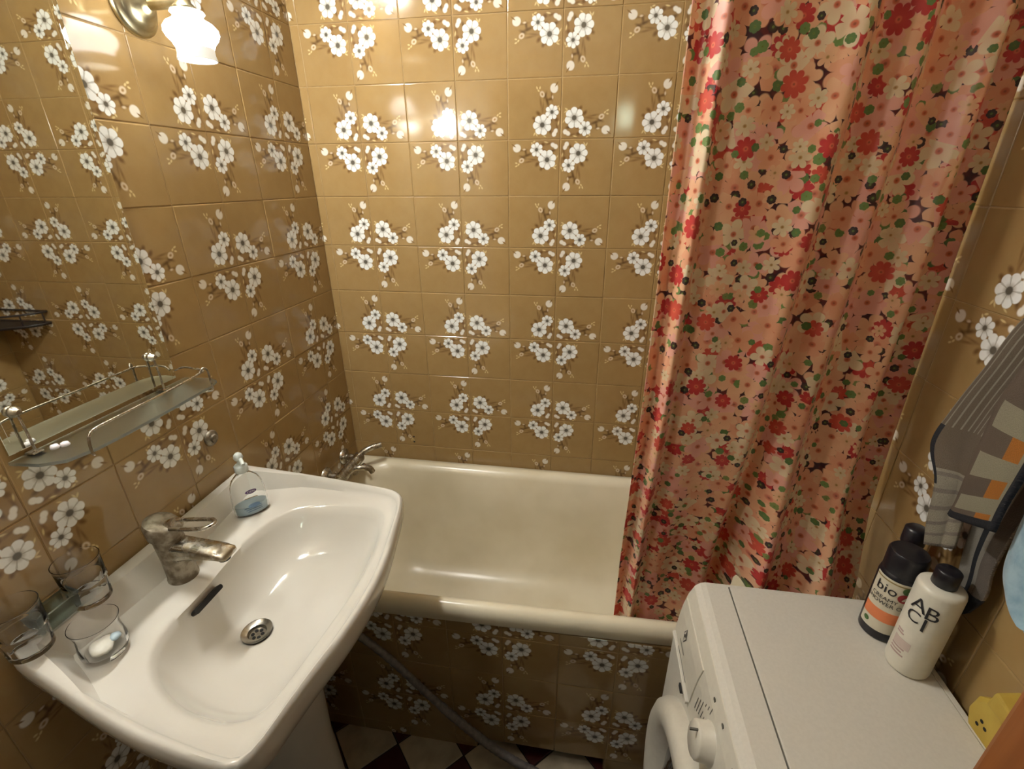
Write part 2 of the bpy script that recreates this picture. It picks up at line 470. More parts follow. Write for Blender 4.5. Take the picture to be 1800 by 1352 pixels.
wl = obj('wall_left', *boxg(-.12, -.0013, D - .1, .0013, 0, H), M['grout'], kind='structure', loc=(-.0045, -.7, 0))
tile_wall(wl, (0, 0, 0), (0, 1, 0), (1, 0, 0), D, 0, 0, H, -0.1208, ZO)
wr = obj('wall_right', *boxg(W + .0013, W + .12, D - .1, .0013, 0, H), M['grout'], kind='structure', loc=(W + .0045, -.7, 0))
tile_wall(wr, (W, 0, 0), (0, -1, 0), (-1, 0, 0), 0, -D, 0.0, H, 0.746, ZO)
DX0, DX1 = 0.36, 1.06
wf = obj('wall_front', *join(boxg(-.12, DX0 - .03, D - .1, D, 0, H), boxg(DX1 + .03, W + .12, D - .1, D, 0, H), boxg(DX0 - .03, DX1 + .03, D - .1, D, 2.06, H)), M['plaster'], kind='structure', loc=(0, D, 0))
obj('ceiling', *boxg(-.12, W + .12, D - .1, .12, H, H + .08), M['plaster'], kind='structure', loc=(.75, -.7, H))
fl = obj('floor', *boxg(-.12, W + .12, D - .1, .12, -.08, -.0035), M['floorgrout'], kind='structure', loc=(.75, -.7, -.0035))
# diagonal floor tiles, white and dark red
g = 0.21; hd = g / 2 - 0.003
fm = {}
for key, mt in (('w', 'floor_white'), ('r', 'floor_red')):
    me = bpy.data.meshes.new('floor_tile'); c = .0015; V = []
    for z, d in ((-.004, hd), (-.001, hd), (0, hd - c)): V += [(d, 0, z), (0, d, z), (-d, 0, z), (0, -d, z)]
    F = [(r * 4 + j, r * 4 + (j + 1) % 4, r * 4 + 4 + (j + 1) % 4, r * 4 + 4 + j) for r in range(2) for j in range(4)] + [(8, 9, 10, 11)]
    me.from_pydata(V, [], F); me.materials.append(M[mt]); fm[key] = me
for i in range(-1, 8):
    for j in range(-4, 7):
        for key, dx in (('w', 0), ('r', g / 2)):
            x = 0.27 + g * (i - 1) + dx; y = -0.68 - g * (j - 3) * 0.5 * 2 + (dx and g / 2 * 0)
            y = -0.68 + g * (2 - j) + (g / 2 if key == 'r' else 0) - (0 if key == 'w' else 0)
            if not (0.1 < x < 1.4 and -1.28 < y < -0.55): continue
            o = bpy.data.objects.new('floor_tile', fm[key]); COL.objects.link(o); o.parent = fl
            o.location = Vector((x, y, 0)) - fl.location
        # second set of both colours fills the checkerboard
        for key, dx, dy in (('w', g / 2, g / 2), ('r', 0, g / 2)): pass
# door lining of varnished wood
obj('trim_1', *join(boxg(DX1, DX1 + .03, D - .105, D + .012, 0, 2.06), boxg(DX1 + .005, DX1 + .06, D, D + .012, 0, 2.10)), M['wood'], kind='structure', bevel=.002, loc=(DX1, D, 0))
obj('trim_2', *join(boxg(DX0 - .03, DX0, D - .105, D + .012, 0, 2.06), boxg(DX0 - .06, DX0 - .005, D, D + .012, 0, 2.10)), M['wood'], kind='structure', bevel=.002, loc=(DX0, D, 0))
obj('trim_3', *join(boxg(DX0, DX1, D - .105, D + .012, 2.03, 2.06), boxg(DX0 - .005, DX1 + .005, D, D + .012, 2.04, 2.10)), M['wood'], kind='structure', bevel=.002, loc=(.7, D, 2.03))
obj('wall_hall', *boxg(-.6, 2.4, -3.12, -3.02, 0, H), M['hall'], kind='structure', loc=(.9, -3.02, 0))

# ---------------------------------------------------------------- bathtub and its tiled panel
def yfront(x): return -0.672 + 0.022 * x
def rrect(x0, x1, yb, yf, rad, z, n=10):
    """rounded rectangle: far side at yb, near side yf (+ slight skew)"""
    pts = []
    def sk(x, y): return (x, y + (0.022 * x) * (y / yf if yf else 0), z)
    cs = [(x1 - rad, yb - rad, 0), (x0 + rad, yb - rad, PI / 2), (x0 + rad, yf + rad, PI), (x1 - rad, yf + rad, 1.5 * PI)]
    for cx, cy, a in cs:
        for i in range(n + 1):
            t = a + PI / 2 * i / n
            pts.append(sk(cx + rad * math.cos(t), cy + rad * math.sin(t)))
    return pts
bt = thing('bathtub', (0.75, -0.34, 0), 'white enamelled bathtub with a rolled rim behind the tiled panel', 'bathtub')
yf = -0.680
rings = [rrect(.03, 1.47, -.03, yf + .03, .05, .54), rrect(.004, 1.496, -.004, yf + .006, .03, .545), rrect(.002, 1.498, -.002, yf, .03, .568), rrect(.004, 1.496, -.004, yf + .004, .03, .588),
         rrect(.010, 1.49, -.010, yf + .013, .035, .598), rrect(.02, 1.48, -.03, yf + .024, .05, .600), rrect(.05, 1.46, -.045, yf + .036, .10, .595), rrect(.065, 1.45, -.058, yf + .046, .12, .575),
         rrect(.085, 1.43, -.075, yf + .062, .13, .45), rrect(.11, 1.38, -.095, yf + .085, .14, .30), rrect(.14, 1.33, -.125, yf + .115, .14, .215), rrect(.19, 1.28, -.17, yf + .16, .12, .178), rrect(.30, 1.15, -.25, yf + .25, .05, .168)]
obj('tub', *loft(rings, False, True), M['enamel'], bt, smooth=True)
for x, y in ((.2, -.15), (.2, -.5), (1.3, -.15), (1.3, -.5)):
    obj('foot', *join(lathe((x, y, 0), (0, 0, 1), [(.025, 0), (.025, .01), (.012, .02), (.012, .19)], 16)), M['corroded'], bt)
PY = -0.652
bp = obj('bath_panel', *join(boxg(.0, 0.62, PY + .0013, PY + .05, 0, .06), boxg(1.0, 1.5, PY + .0013, PY + .05, 0, .06), boxg(0, 1.5, PY + .0013, PY + .05, .06, .54)), M['grout'], bt, loc=(.75, PY, 0), label='brown flower-tiled front panel')
tile_wall(bp, (0, PY, 0), (1, 0, 0), (0, -1, 0), 0.0, 1.499, 0.0, .538, 0.705, .498, skip=lambda s, z: z < .05 and .55 < s < 1.05)

# ---------------------------------------------------------------- wash basin on its pedestal
def chaikin(P, it=2):
    for _ in range(it):
        Q = []
        for i in range(len(P)):
            a, c = Vector(P[i]), Vector(P[(i + 1) % len(P)])
            Q += [a * .75 + c * .25, a * .25 + c * .75]
        P = Q
    return P
OUT = [(.002, -.572, .916), (.002, -.57, .916), (.1, -.563, .905), (.2, -.558, .895), (.302, -.561, .888), (.38, -.568, .886), (.438, -.580, .886), (.462, -.615, .886), (.483, -.711, .886), (.503, -.813, .886), (.507, -.90, .886), (.498, -.993, .886),
       (.486, -1.047, .886), (.474, -1.12, .886), (.468, -1.172, .886), (.455, -1.203, .886), (.41, -1.203, .886), (.35, -1.197, .886), (.278, -1.188, .887), (.184, -1.170, .893), (.1, -1.150, .903), (.002, -1.130, .916), (.002, -1.127, .916), (.002, -.85, .916)]
LIP = [(.150, -.84), (.160, -.93), (.158, -1.0), (.172, -1.06), (.212, -1.098), (.265, -1.124), (.325, -1.141), (.390, -1.143), (.430, -1.124), (.440, -1.069), (.450, -.985), (.461, -.882), (.459, -.79), (.442, -.69), (.420, -.638), (.372, -.624), (.259, -.634), (.178, -.676), (.150, -.76)]
BC = Vector((.29, -.885))
def ray_poly(P, a):
    d = Vector((math.cos(a), math.sin(a))); best = None
    for i in range(len(P)):
        p, q = P[i], P[(i + 1) % len(P)]
        e = Vector((q[0] - p[0], q[1] - p[1])); w = Vector((p[0], p[1])) - BC
        den = d.x * e.y - d.y * e.x
        if abs(den) < 1e-12: continue
        t = (w.x * e.y - w.y * e.x) / den; s = (w.x * d.y - w.y * d.x) / den
        if t > 0 and -1e-6 <= s <= 1 + 1e-6:
            z = p[2] + (q[2] - p[2]) * s if len(p) > 2 else 0
            if best is None or t > best[0]: best = (t, z)
    return best
OUTc = chaikin(OUT, 2); LIPc = chaikin([Vector((x, y, 0)) for x, y in LIP], 3)
NA = 144
rings = [[] for _ in range(20)]
DR = Vector((.240, -.908))
ZL = .866
for i in range(NA):
    a = 2 * PI * i / NA
    ro, zt = ray_poly(OUTc, a); rl, _ = ray_poly(LIPc, a)
    d = Vector((math.cos(a), math.sin(a)))
    po, plp = BC + d * ro, BC + d * rl
    back = max(0.0, min(1.0, (.16 - po.x) / .16))
    gap = ro - rl
    ins = min(gap * .80, .026 + .042 * back); top = min(gap * .42, .014 + .022 * back)
    def P(rr, z): q = BC + d * rr; return (max(q.x, .0015), q.y, z)
    L = [P(rl * .55, .70), P(ro * .80 if ro * .80 < rl * 1.25 else rl * 1.25, .765), P(ro * .965, zt - .062), P(ro * .995, zt - .040), P(ro, zt - .020), P(ro - .0015, zt - .009), P(ro - .005, zt - .003), P(ro - .009, zt - .0005), P(ro - top, zt - .002),
         P(ro - top - (ins - top) * .5, (zt + ZL) / 2 - .001), P(ro - ins, ZL + .002), P(rl + (gap - ins) * .5, ZL + .0005), P(rl + .004, ZL - .0005), P(rl - .004, ZL - .005)]
    for s, z in ((.93, .842), (.82, .802), (.66, .770), (.45, .752), (.25, .744)):
        v_ = plp - DR; q = DR + v_.normalized() * (.031 + (v_.length - .031) * s); L.append((q.x, q.y, z))
    q = DR + (plp - DR).normalized() * .029; L.append((q.x, q.y, .741))
    for k, p in enumerate(L): rings[k].append(p)
ws = thing('washbasin', (.25, -.9, 0), 'white ceramic washbasin on a pedestal under the mirror', 'washbasin')
obj('basin', *loft(rings, True, False), M['ceramic'], ws, smooth=True)
# pedestal
def oval(cx, cy, rx, ry, z, n=40): return [(cx + rx * math.cos(2 * PI * j / n), cy + ry * math.sin(2 * PI * j / n), z) for j in range(n)]
obj('pedestal', *loft([oval(.20, -.89, .155, .125, 0), oval(.20, -.89, .150, .12, .03), oval(.20, -.89, .125, .10, .08), oval(.20, -.89, .118, .092, .35), oval(.205, -.89, .120, .10, .6), oval(.215, -.89, .13, .12, .715)]), M['ceramic'], ws, smooth=True)
dr = obj('drain', *lathe((DR.x, DR.y, .7375), (0, 0, 1), [(.012, -.03), (.017, -.006), (.017, .001), (.0185, .006), (.029, .0095), (.030, .0105), (.0295, .0085)], 36, (False, False)), M['steel'], ws, smooth=True)
obj('strainer', *lathe((DR.x, DR.y, .736), (0, 0, 1), [(.001, .0015), (.0165, .0015), (.0165, -.001)], 32, (False, False)), M['steel'], dr, smooth=False)
for k in range(6):
    a = 2 * PI * k / 6 + .3
    obj('hole', *lathe((DR.x + .0095 * math.cos(a), DR.y + .0095 * math.sin(a), .7377), (0, 0, 1), [(.0001, .0006), (.0036, .0006), (.0036, 0)], 14, (False, False)), M['dark'], dr)
# overflow slot: a thin capsule lying on the back slope of the bowl
sl = []
for t in range(24):
    a = 2 * PI * t / 24
    s = (.030 if math.cos(a) > 0 else -.030) + .005 * math.cos(a); w = .005 * math.sin(a)
    sl.append((s, w))
def slot(off): return [(.173 + w * .62 + off * .8, -.927 + s, .846 - w * .78 + off * .6) for s, w in sl]
obj('overflow_slot', *loft([slot(-.012), slot(.0035)]), M['dark'], ws)

# faucet
fx, fy = .098, -.897
fc = thing('faucet', (fx, fy, ZL), 'limescaled single-lever mixer faucet on the washbasin', 'faucet')
def ring_tilt(c, r, z, tilt=0.0, n=28): return [(c[0] + r * math.cos(2 * PI * j / n), c[1] + r * math.sin(2 * PI * j / n), z + tilt * math.cos(2 * PI * j / n)) for j in range(n)]
obj('body', *loft([ring_tilt((fx, fy), .0275, ZL), ring_tilt((fx, fy), .0275, ZL + .006), ring_tilt((fx, fy), .0262, ZL + .009), ring_tilt((fx - .001, fy), .0255, ZL + .05), ring_tilt((fx - .004, fy), .0262, ZL + .095), ring_tilt((fx - .005, fy), .0262, ZL + .102)]), M['corroded'], fc, smooth=True)
cap = obj('cap', *loft([ring_tilt((fx - .006, fy), .0275, ZL + .1035, -.002), ring_tilt((fx - .007, fy), .0300, ZL + .108, -.003), ring_tilt((fx - .009, fy), .0302, ZL + .128, -.006), ring_tilt((fx - .010, fy), .0265, ZL + .136, -.007), ring_tilt((fx - .010, fy), .012, ZL + .139, -.007)]), M['corroded'], fc, smooth=True)
def sec(c, hw, h0, h1, n=24, p=3.2):
    out = []
    for j in range(n):
        a = 2 * PI * j / n; ca, sa = math.cos(a), math.sin(a)
        out.append((c[0], c[1] + hw * math.copysign(abs(ca) ** (2 / p), ca), c[2] + (h0 + h1) / 2 + (h1 - h0) / 2 * math.copysign(abs(sa) ** (2 / p), sa)))
    return out
sp = obj('spout', *loft([sec((fx + .005, fy, ZL + .075), .022, -.032, .022), sec((fx + .03, fy, ZL + .076), .021, -.022, .019), sec((fx + .07, fy, ZL + .078), .0205, -.014, .013), sec((fx + .105, fy, ZL + .078), .0205, -.010, .009), sec((fx + .122, fy, ZL + .076), .020, -.008, .006), sec((fx + .126, fy, ZL + .075), .017, -.005, .003)]), M['chrome'], fc, smooth=True)
obj('aerator', *lathe((fx + .110, fy, ZL + .070), (0, 0, -1), [(.011, 0), (.011, .009), (.008, .009)], 24), M['rubber'], sp)
lv = Vector((fx + .020, fy + .004, ZL + .130))
def lvp(s, w, z): return lv + Vector((s, w, z))
obj('lever', *join(tube(cat([lvp(0, -.014, .0), lvp(.05, -.015, .006), lvp(.075, -.012, .010), lvp(.086, .0, .012), lvp(.075, .012, .010), lvp(.05, .015, .006), lvp(0, .014, .0)], 6), .0042, 8),
     tube([lvp(-.018, 0, -.004), lvp(.004, 0, .001)], .0125, 16, [.011, .0135])), M['chrome'], fc, smooth=True)

# soap pump bottle on the far corner of the basin
sx, sy = .103, -.690
sb = thing('soap_dispenser', (sx, sy, ZL), 'clear pump soap bottle with a blue base on the washbasin', 'soap bottle')
BX, BY = Vector((.66, .75)), Vector((-.75, .66))
def oval2(rx, ry, z):
    out = []
    for j in range(36):
        q = BX * (rx * math.cos(2 * PI * j / 36)) + BY * (ry * math.sin(2 * PI * j / 36)); out.append((sx + q.x, sy + q.y, ZL + z))
    return out
PRO = ((.036, .020, .0), (.038, .022, .004), (.0385, .0225, .03), (.037, .022, .06), (.034, .0205, .082), (.028, .018, .096), (.018, .015, .106), (.012, .012, .110), (.012, .012, .117))
obj('bottle', *loft([oval2(a, c, z) for a, c, z in PRO] + [oval2(a - .0022, c - .0022, z) for a, c, z in PRO[::-1][:-2]] + [oval2(.034, .018, .004)]), M['clearplastic'], sb, smooth=True)
obj('liquid_soap', *loft([oval2(.0335, .0178, .0045), oval2(.0350, .0190, .022), oval2(.035, .019, .026)]), M['bluesoap'], sb, smooth=True)
pm = obj('pump', *join(lathe((sx, sy, ZL + .114), (0, 0, 1), [(.013, 0), (.0145, .001), (.0145, .016), (.012, .019), (.006, .021), (.005, .030), (.0085, .033), (.0105, .038), (.0085, .046), (.004, .050)], 28), tube([(sx + .004, sy, ZL + .150), (sx + .018, sy - .012, ZL + .150), (sx + .026, sy - .019, ZL + .146)], .0042, 12)), M['pump'], sb, smooth=True)
def on_bottle(a, z, lift=.0008):
    """point of the bottle's front (x-axis of the oval = a, in metres) at height z"""
    rx, ry = .0385 + lift, .0225 + lift
    t = math.sqrt(max(0, 1 - (a / rx) ** 2))
    lx, ly = a, -ry * t
    q = BX * lx + BY * ly
    return (sx + q.x, sy + q.y, ZL + z)
def print_bottle(name, pts, mat, lift=.0008, parent=sb):
    V = [on_bottle(a, z, lift) for a, z in pts]
    return obj(name, V, [tuple(range(len(V)))], mat, parent)
bd = print_bottle('badge', [(.004 + .0125 * math.cos(t * PI / 10), .068 + .0055 * math.sin(t * PI / 10)) for t in range(20)], M['purple'])
tv, tf = text_geo('CIEN', .0075)
obj('lettering', [on_bottle(.004 + x, .068 + y, .0014) for x, y, _ in tv], tf, M['whiteprint'], bd)
print_bottle('print_line', [(-.012, .0505), (.016, .0505), (.016, .0525), (-.012, .0525)], M['gold'])
print_bottle('print_shell', [(.004 + .013 * math.cos(t * PI / 10), .030 + .006 * math.sin(t * PI / 10)) for t in range(20)], M['blueprint'])
for q in range(3): print_bottle('print_wave', [(-.018 + q * .003, .024 - q * .005), (.02, .0245 - q * .005), (.02, .0265 - q * .005), (-.018 + q * .003, .026 - q * .005)], M['blueprint'], .001)

# three tumblers
def tumbler(name, x, y, z, prof, inner, label, facets=None):
    t = thing(name, (x, y, z), label, 'glass')
    P = list(prof) + list(inner)
    n = 48; rings = []
    for r, h, fcut in P:
        rings.append([(x + r * (1 - fcut * abs(math.cos(10 * PI * 2 * j / n / 2 * 1.2))) * math.cos(2 * PI * j / n), y + r * (1 - fcut * abs(math.cos(10 * PI * 2 * j / n / 2 * 1.2))) * math.sin(2 * PI * j / n), z + h) for j in range(n)])
    obj('glass_body', *loft(rings), M['glass'], t, smooth=True)
    return t
FO = [(.0265, 0, 0), (.028, .002, 0), (.0285, .006, .05), (.0305, .04, .05), (.031, .043, 0), (.0322, .0445, 0), (.0322, .048, 0), (.0312, .0495, 0), (.033, .088, 0), (.0334, .0905, 0)]
FI = [(.0322, .0905, 0), (.0295, .05, 0), (.0275, .02, 0), (.0255, .010, 0), (.010, .008, 0)]
ZR = .917
tumbler('faceted_tumbler', .034, -1.012, ZR, FO, FI, 'clear faceted tumbler on the basin ledge, nearer to the faucet')
tumbler('faceted_tumbler', .034, -1.112, ZR, FO, FI, 'clear faceted tumbler at the near corner of the basin, cut by the picture edge')
GO = [(.024, 0, 0), (.029, .003, 0), (.033, .014, 0), (.0335, .026, 0), (.0315, .040, 0), (.0305, .054, 0), (.0325, .066, 0), (.0345, .073, 0)]
GI = [(.0335, .073, 0), (.0312, .064, 0), (.0292, .053, 0), (.030, .040, 0), (.031, .026, 0), (.029, .014, 0), (.018, .009, 0)]
tg = tumbler('round_tumbler', .105, -1.068, ZL + .001, GO, GI, 'clear bulging tumbler with white soap scraps inside, on the basin deck')
def blob(c, rx, ry, rz, seed, n=14, m=8):
    rnd = random.Random(seed); rings = []
    ph = [rnd.uniform(0, 6) for _ in range(4)]
    for i in range(m + 1):
        t = PI * i / m
        rings.append([(c[0] + rx * math.sin(t) * math.cos(2 * PI * j / n) * (1 + .18 * math.sin(3 * 2 * PI * j / n + ph[0] + t)), c[1] + ry * math.sin(t) * math.sin(2 * PI * j / n) * (1 + .15 * math.sin(2 * 2 * PI * j / n + ph[1])), c[2] - rz * math.cos(t)) for j in range(n)])
    return loft(rings, True, True)
obj('soap_scrap', *blob((.103, -1.070, ZL + .018), .019, .020, .009, 3), M['soap'], None, smooth=True, label='white soap scrap inside the bulging tumbler', cat='soap')
obj('soap_scrap', *blob((.112, -1.053, ZL + .022), .009, .008, .006, 5), M['bluesoap'], None, smooth=True, label='small grey-blue soap scrap inside the bulging tumbler', cat='soap')
# small greenish glass dish standing between the tumblers, against the wall
gd = thing('glass_dish', (.02, -1.06, ZR), 'small greenish glass dish between the two faceted tumblers', 'dish')
dv = []
for (ins, z) in ((0.003, 0), (0, .003), (-.004, .035), (-.002, .036), (.001, .034), (.004, .006)):
    dv.append([(.004 + ins + (.028 - 2 * ins) * a, -1.088 + ins + (.056 - 2 * ins) * c2, ZR + z) for a, c2 in ((0, 0), (1, 0), (1, 1), (0, 1))])
obj('dish_body', *loft(dv), M['shelfglass'], gd)

# ---------------------------------------------------------------- mirror, glass shelf, wall lamps, added fill tube, old outlet
mr = thing('mirror', (.004, -.85, 1.21), 'tall frameless wall mirror above the glass shelf', 'mirror')
MY0, MY1, MZ0, MZ1 = -1.012, -.690, 1.212, 2.02
obj('mirror_glass', *boxg(.0008, .0058, MY0, MY1, MZ0, MZ1), M['mirror'], mr, bevel=.0012)
for yy in (MY1, MY0):
    s = -1 if yy == MY1 else 1
    obj('bevel_strip', [(.0059, yy + s * .009, MZ0), (.0059, yy + s * .009, MZ1), (.0040, yy, MZ1), (.0040, yy, MZ0), (.0035, yy + s * .009, MZ0), (.0035, yy + s * .009, MZ1)], [(0, 1, 2, 3), (3, 2, 5, 4), (0, 4, 5, 1)], M['mirror'], mr)
sh = thing('glass_shelf', (.05, -.845, 1.20), 'greenish glass shelf with a chrome wire rail below the mirror', 'shelf')
SZ = 1.203
pl_ = [(.003, -.668), (.062, -.662), (.086, -.672), (.096, -.70), (.100, -.80), (.101, -.90), (.098, -.955), (.085, -.995), (.055, -1.012), (.003, -1.016)]
obj('plate', *loft([[(x, y, SZ - .006) for x, y in pl_], [(x, y, SZ) for x, y in pl_]]), M['shelfglass'], sh, bevel=.001)
obj('rail', *tube(cat([(.012, -.694, SZ + .028), (.03, -.690, SZ + .034), (.060, -.692, SZ + .034), (.084, -.700, SZ + .034), (.090, -.712, SZ + .033), (.094, -.80, SZ + .031), (.096, -.90, SZ + .031), (.096, -.945, SZ + .030), (.096, -.958, SZ + .024), (.0955, -.962, SZ + .012), (.095, -.963, SZ - .006), (.093, -.960, SZ - .012), (.07, -.950, SZ - .012)], 6), .0022, 8), M['chrome'], sh, smooth=True)
obj('rail_post', *tube(cat([(.089, -.712, SZ + .034), (.094, -.706, SZ + .042), (.0975, -.700, SZ + .034), (.098, -.700, SZ + .012), (.098, -.700, SZ - .008), (.090, -.704, SZ - .012), (.075, -.712, SZ - .012)], 6), .0022, 8), M['chrome'], sh, smooth=True)
for yy in (-.735, -.984):
    kb = obj('bracket', *join(lathe((.006, yy, 1.276), (1, 0, 0), [(.008, 0), (.0095, .002), (.009, .006), (.006, .010), (.004, .014)], 24), tube([(.014, yy, 1.272), (.016, yy, 1.24), (.016, yy, SZ - .008)], .002, 8)), M['chrome'], sh, smooth=True)
    obj('clamp', *join(boxg(.004, .03, yy - .008, yy + .008, SZ - .010, SZ - .006), boxg(.004, .022, yy - .008, yy + .008, SZ, SZ + .003)), M['chrome'], sh, bevel=.001)
for k, (x, y) in enumerate(((.032, -.968), (.040, -.958))):
    obj('bottle_stopper', *lathe((x, y, SZ), (0, 0, 1), [(.006, 0), (.0065, .002), (.005, .006), (.002, .007)], 18), M['whiteprint'], None, smooth=True,
        label=('tiny white plastic stopper on the glass shelf, nearer the mirror', 'tiny white plastic stopper on the glass shelf, nearer the rail')[k], cat='stopper')

def sconce(y, label, glow='shade'):
    z = 1.905
    s = thing('wall_lamp', (0, y, z), label, 'wall lamp', 'wall lamps flanking the mirror')
    obj('wall_plate', *lathe((.0005, y, z), (1, 0, 0), [(.049, 0), (.049, .006), (.045, .010), (.041, .011), (.038, .016), (.030, .024), (.022, .027), (.019, .034), (.013, .037), (.009, .040)], 48), M['brass'], s, smooth=True)
    obj('arm', *join(tube([(.034, y, z), (.108, y, z)], .0085, 16), lathe((.110, y, z - .012), (0, 0, 1), [(.020, -.002), (.021, .004), (.013, .012), (.012, .022), (.006, .028)], 28)), M['brass'], s, smooth=True)
    pr = [(.020, -.012), (.027, -.013), (.029, -.016), (.024, -.021), (.028, -.026), (.039, -.032), (.0455, -.040), (.0465, -.047), (.043, -.055), (.036, -.063), (.0325, -.071)]
    obj('glass_shade', *lathe((.113, y, z), (0, 0, 1), pr, 48, (True, False)), M[glow], s, smooth=True)
    obj('shade_rim', *lathe((.113, y, z), (0, 0, 1), [(.0325, -.071), (.0322, -.080), (.0345, -.090), (.033, -.0905), (.029, -.078)], 48, (False, False)), M['shaderim'], s, smooth=True)
sconce(-.537, 'brass wall lamp with a lit white glass shade, between mirror and bathtub')
sconce(-1.165, 'brass wall lamp with a lit glass shade on the near side of the mirror', 'shade2')

gl = thing('added_tube_light', (0, -.615, 2.30), 'added opal fill light under a metal hood, out of view high on the left wall', 'wall lamp')  # tube light added out of view to set the room's light level
TY0, TY1 = -.745, -.485
obj('backplate', *boxg(.0005, .020, TY0 - .03, TY1 + .03, 2.27, 2.33), M['brass'], gl, bevel=.004)
obj('fill_tube', *tube([(.055, TY0, 2.295), (.055, TY1, 2.295)], .025, 24), M['fill_light'], gl, smooth=True)
for yy in (TY0 - .013, TY1 + .013): obj('end_cap', *join(tube([(.055, yy - .014, 2.295), (.055, yy + .014, 2.295)], .027, 24), boxg(.018, .05, yy - .01, yy + .01, 2.285, 2.305)), M['brass'], gl, bevel=.002)
hd_ = [(.012 + .085 * math.sin(PI / 2 * k / 10), 2.318 + .022 * math.cos(PI / 2 * k / 10)) for k in range(11)]
hd_ = hd_ + [(x - .001, z - .002) for x, z in hd_[::-1]]
obj('hood', *loft([[(x, TY0 - .03, z) for x, z in hd_], [(x, TY1 + .03, z) for x, z in hd_]]), M['brass'], gl)  # hood added to keep the fill tube's light off the ceiling

vo = thing('wall_outlet', (0, -.646, 1.036), 'old capped water outlet on the left wall above the soap bottle', 'pipe cap')
obj('flange', *lathe((.0005, -.646, 1.036), (1, 0, 0), [(.019, 0), (.0195, .003), (.017, .006), (.010, .008), (.009, .013), (.004, .014)], 28), M['corroded'], vo, smooth=True)
for k in range(3):
    a = 2 * PI * k / 3
    obj('screw', *lathe((.006, -.646 + .012 * math.cos(a), 1.036 + .012 * math.sin(a)), (1, 0, 0), [(.0035, 0), (.0035, .002), (.001, .003)], 12), M['corroded'], vo)

# bath mixer on the left wall over the tub
bm_ = thing('bath_mixer', (.05, -.17, .67), 'chrome bath mixer tap on the left wall over the tub', 'faucet')
obj('mixer_body', *join(tube([(.062, -.25, .648), (.062, -.10, .648)], .021, 20), tube([(.001, -.235, .648), (.062, -.235, .648)], .013, 16), tube([(.001, -.105, .648), (.062, -.105, .648)], .013, 16)), M['chrome'], bm_, smooth=True)
for yy in (-.235, -.105): obj('rosette', *lathe((.0008, yy, .648), (1, 0, 0), [(.03, 0), (.029, .006), (.02, .014), (.014, .016)], 28), M['chrome'], bm_, smooth=True)
obj('spout', *tube(cat([(.07, -.175, .645), (.10, -.168, .648), (.125, -.155, .640), (.135, -.150, .622)], 6), .011, 14), M['chrome'], bm_, smooth=True)
obj('lever', *tube(cat([(.062, -.10, .648), (.075, -.090, .664), (.100, -.070, .674), (.130, -.048, .676)], 6), .011, 14, None), M['chrome'], bm_, smooth=True)
obj('diverter', *join(tube([(.062, -.15, .632), (.066, -.15, .605)], .010, 14), tube([(.085, -.12, .632), (.095, -.115, .606)], .006, 10)), M['chrome'], bm_, smooth=True)

# ---------------------------------------------------------------- shower curtain and rod
CY = -.632; RZ = 2.03
rod = thing('curtain_rod', (.75, CY, RZ), 'metal rod carrying the flowered shower curtain', 'curtain rod')
obj('tube', *tube([(.002, CY, RZ), (1.498, CY, RZ)], .010, 18), M['steel'], rod, smooth=True)
for xx, s in ((.0005, 1), (1.4995, -1)): obj('end_cup', *lathe((xx, CY, RZ), (s, 0, 0), [(.024, 0), (.024, .006), (.014, .016)], 24), M['steel'], rod, smooth=True)
NS, NT = 240, 110
CX0, CX1 = 1.004, 1.488
CTOP = RZ - .022
def smooth01(a, b_, x):
    t = max(0, min(1, (x - a) / (b_ - a))); return t * t * (3 - 2 * t)
FOLD = [(-.3, .0), (0, .0), (.05, .010), (.105, -.020), (.15, .000), (.24, -.012), (.34, -.006), (.44, -.016), (.505, -.024), (.56, .014), (.62, .006), (.68, -.014), (.735, .016), (.80, .010), (.87, -.030), (.925, .014), (1.0, .004), (1.3, .0)]
def foldy(s):
    for i in range(1, len(FOLD) - 2):
        if FOLD[i][0] <= s <= FOLD[i + 1][0]:
            (x0, y0), (x1, y1), (x2, y2), (x3, y3) = FOLD[i - 1:i + 3]
            t = (s - x1) / (x2 - x1); m1 = (y2 - y0) / (x2 - x0) * (x2 - x1); m2 = (y3 - y1) / (x3 - x1) * (x2 - x1)
            return (2 * t ** 3 - 3 * t * t + 1) * y1 + (t ** 3 - 2 * t * t + t) * m1 + (-2 * t ** 3 + 3 * t * t) * y2 + (t ** 3 - t * t) * m2
    return 0.0
def cpos(s, z):
    h = (CTOP - z) / 1.5
    x = CX0 + (CX1 - CX0) * s - .012 * h * (1 - s)
    se = s + .15 * h * math.sin(PI * s)
    y = CY + foldy(se) * (1.0 + .25 * h) + .003 * math.sin(11 * h + 17 * s) * h + .0022 * math.sin(31 * s + 23 * h) * smooth01(.35, .9, h)
    y += .045 * smooth01(.50, 1.0, s) * (1 - .8 * smooth01(1.0, .75, z))
    low = smooth01(1.25, .72, z)
    inside = smooth01(.56, .44, s)
    y += low * (inside * .052 + (1 - inside) * (-.050))
    if s > .85: x -= .02 * low * (s - .85) / .15
    return (x, y, z)
def cbot(s):
    b0 = .36 if s < .5 else .50
    n = math.exp(-((s - .515) / .030) ** 4)
    return b0 + (.785 - b0) * n
def ccol(s):
    zb = cbot(s); return [cpos(s, CTOP + (zb - CTOP) * t / NT) for t in range(NT + 1)]
V, UVs, F = [], [], []
ulen = 0.0; prev = None
for i in range(NS + 1):
    c = ccol(i / NS)
    if prev is not None:
        mid = NT // 3
        ulen += math.hypot(c[mid][0] - prev[mid][0], c[mid][1] - prev[mid][1])
    prev = c
    for p in c: V.append(p); UVs.append((ulen, p[2]))
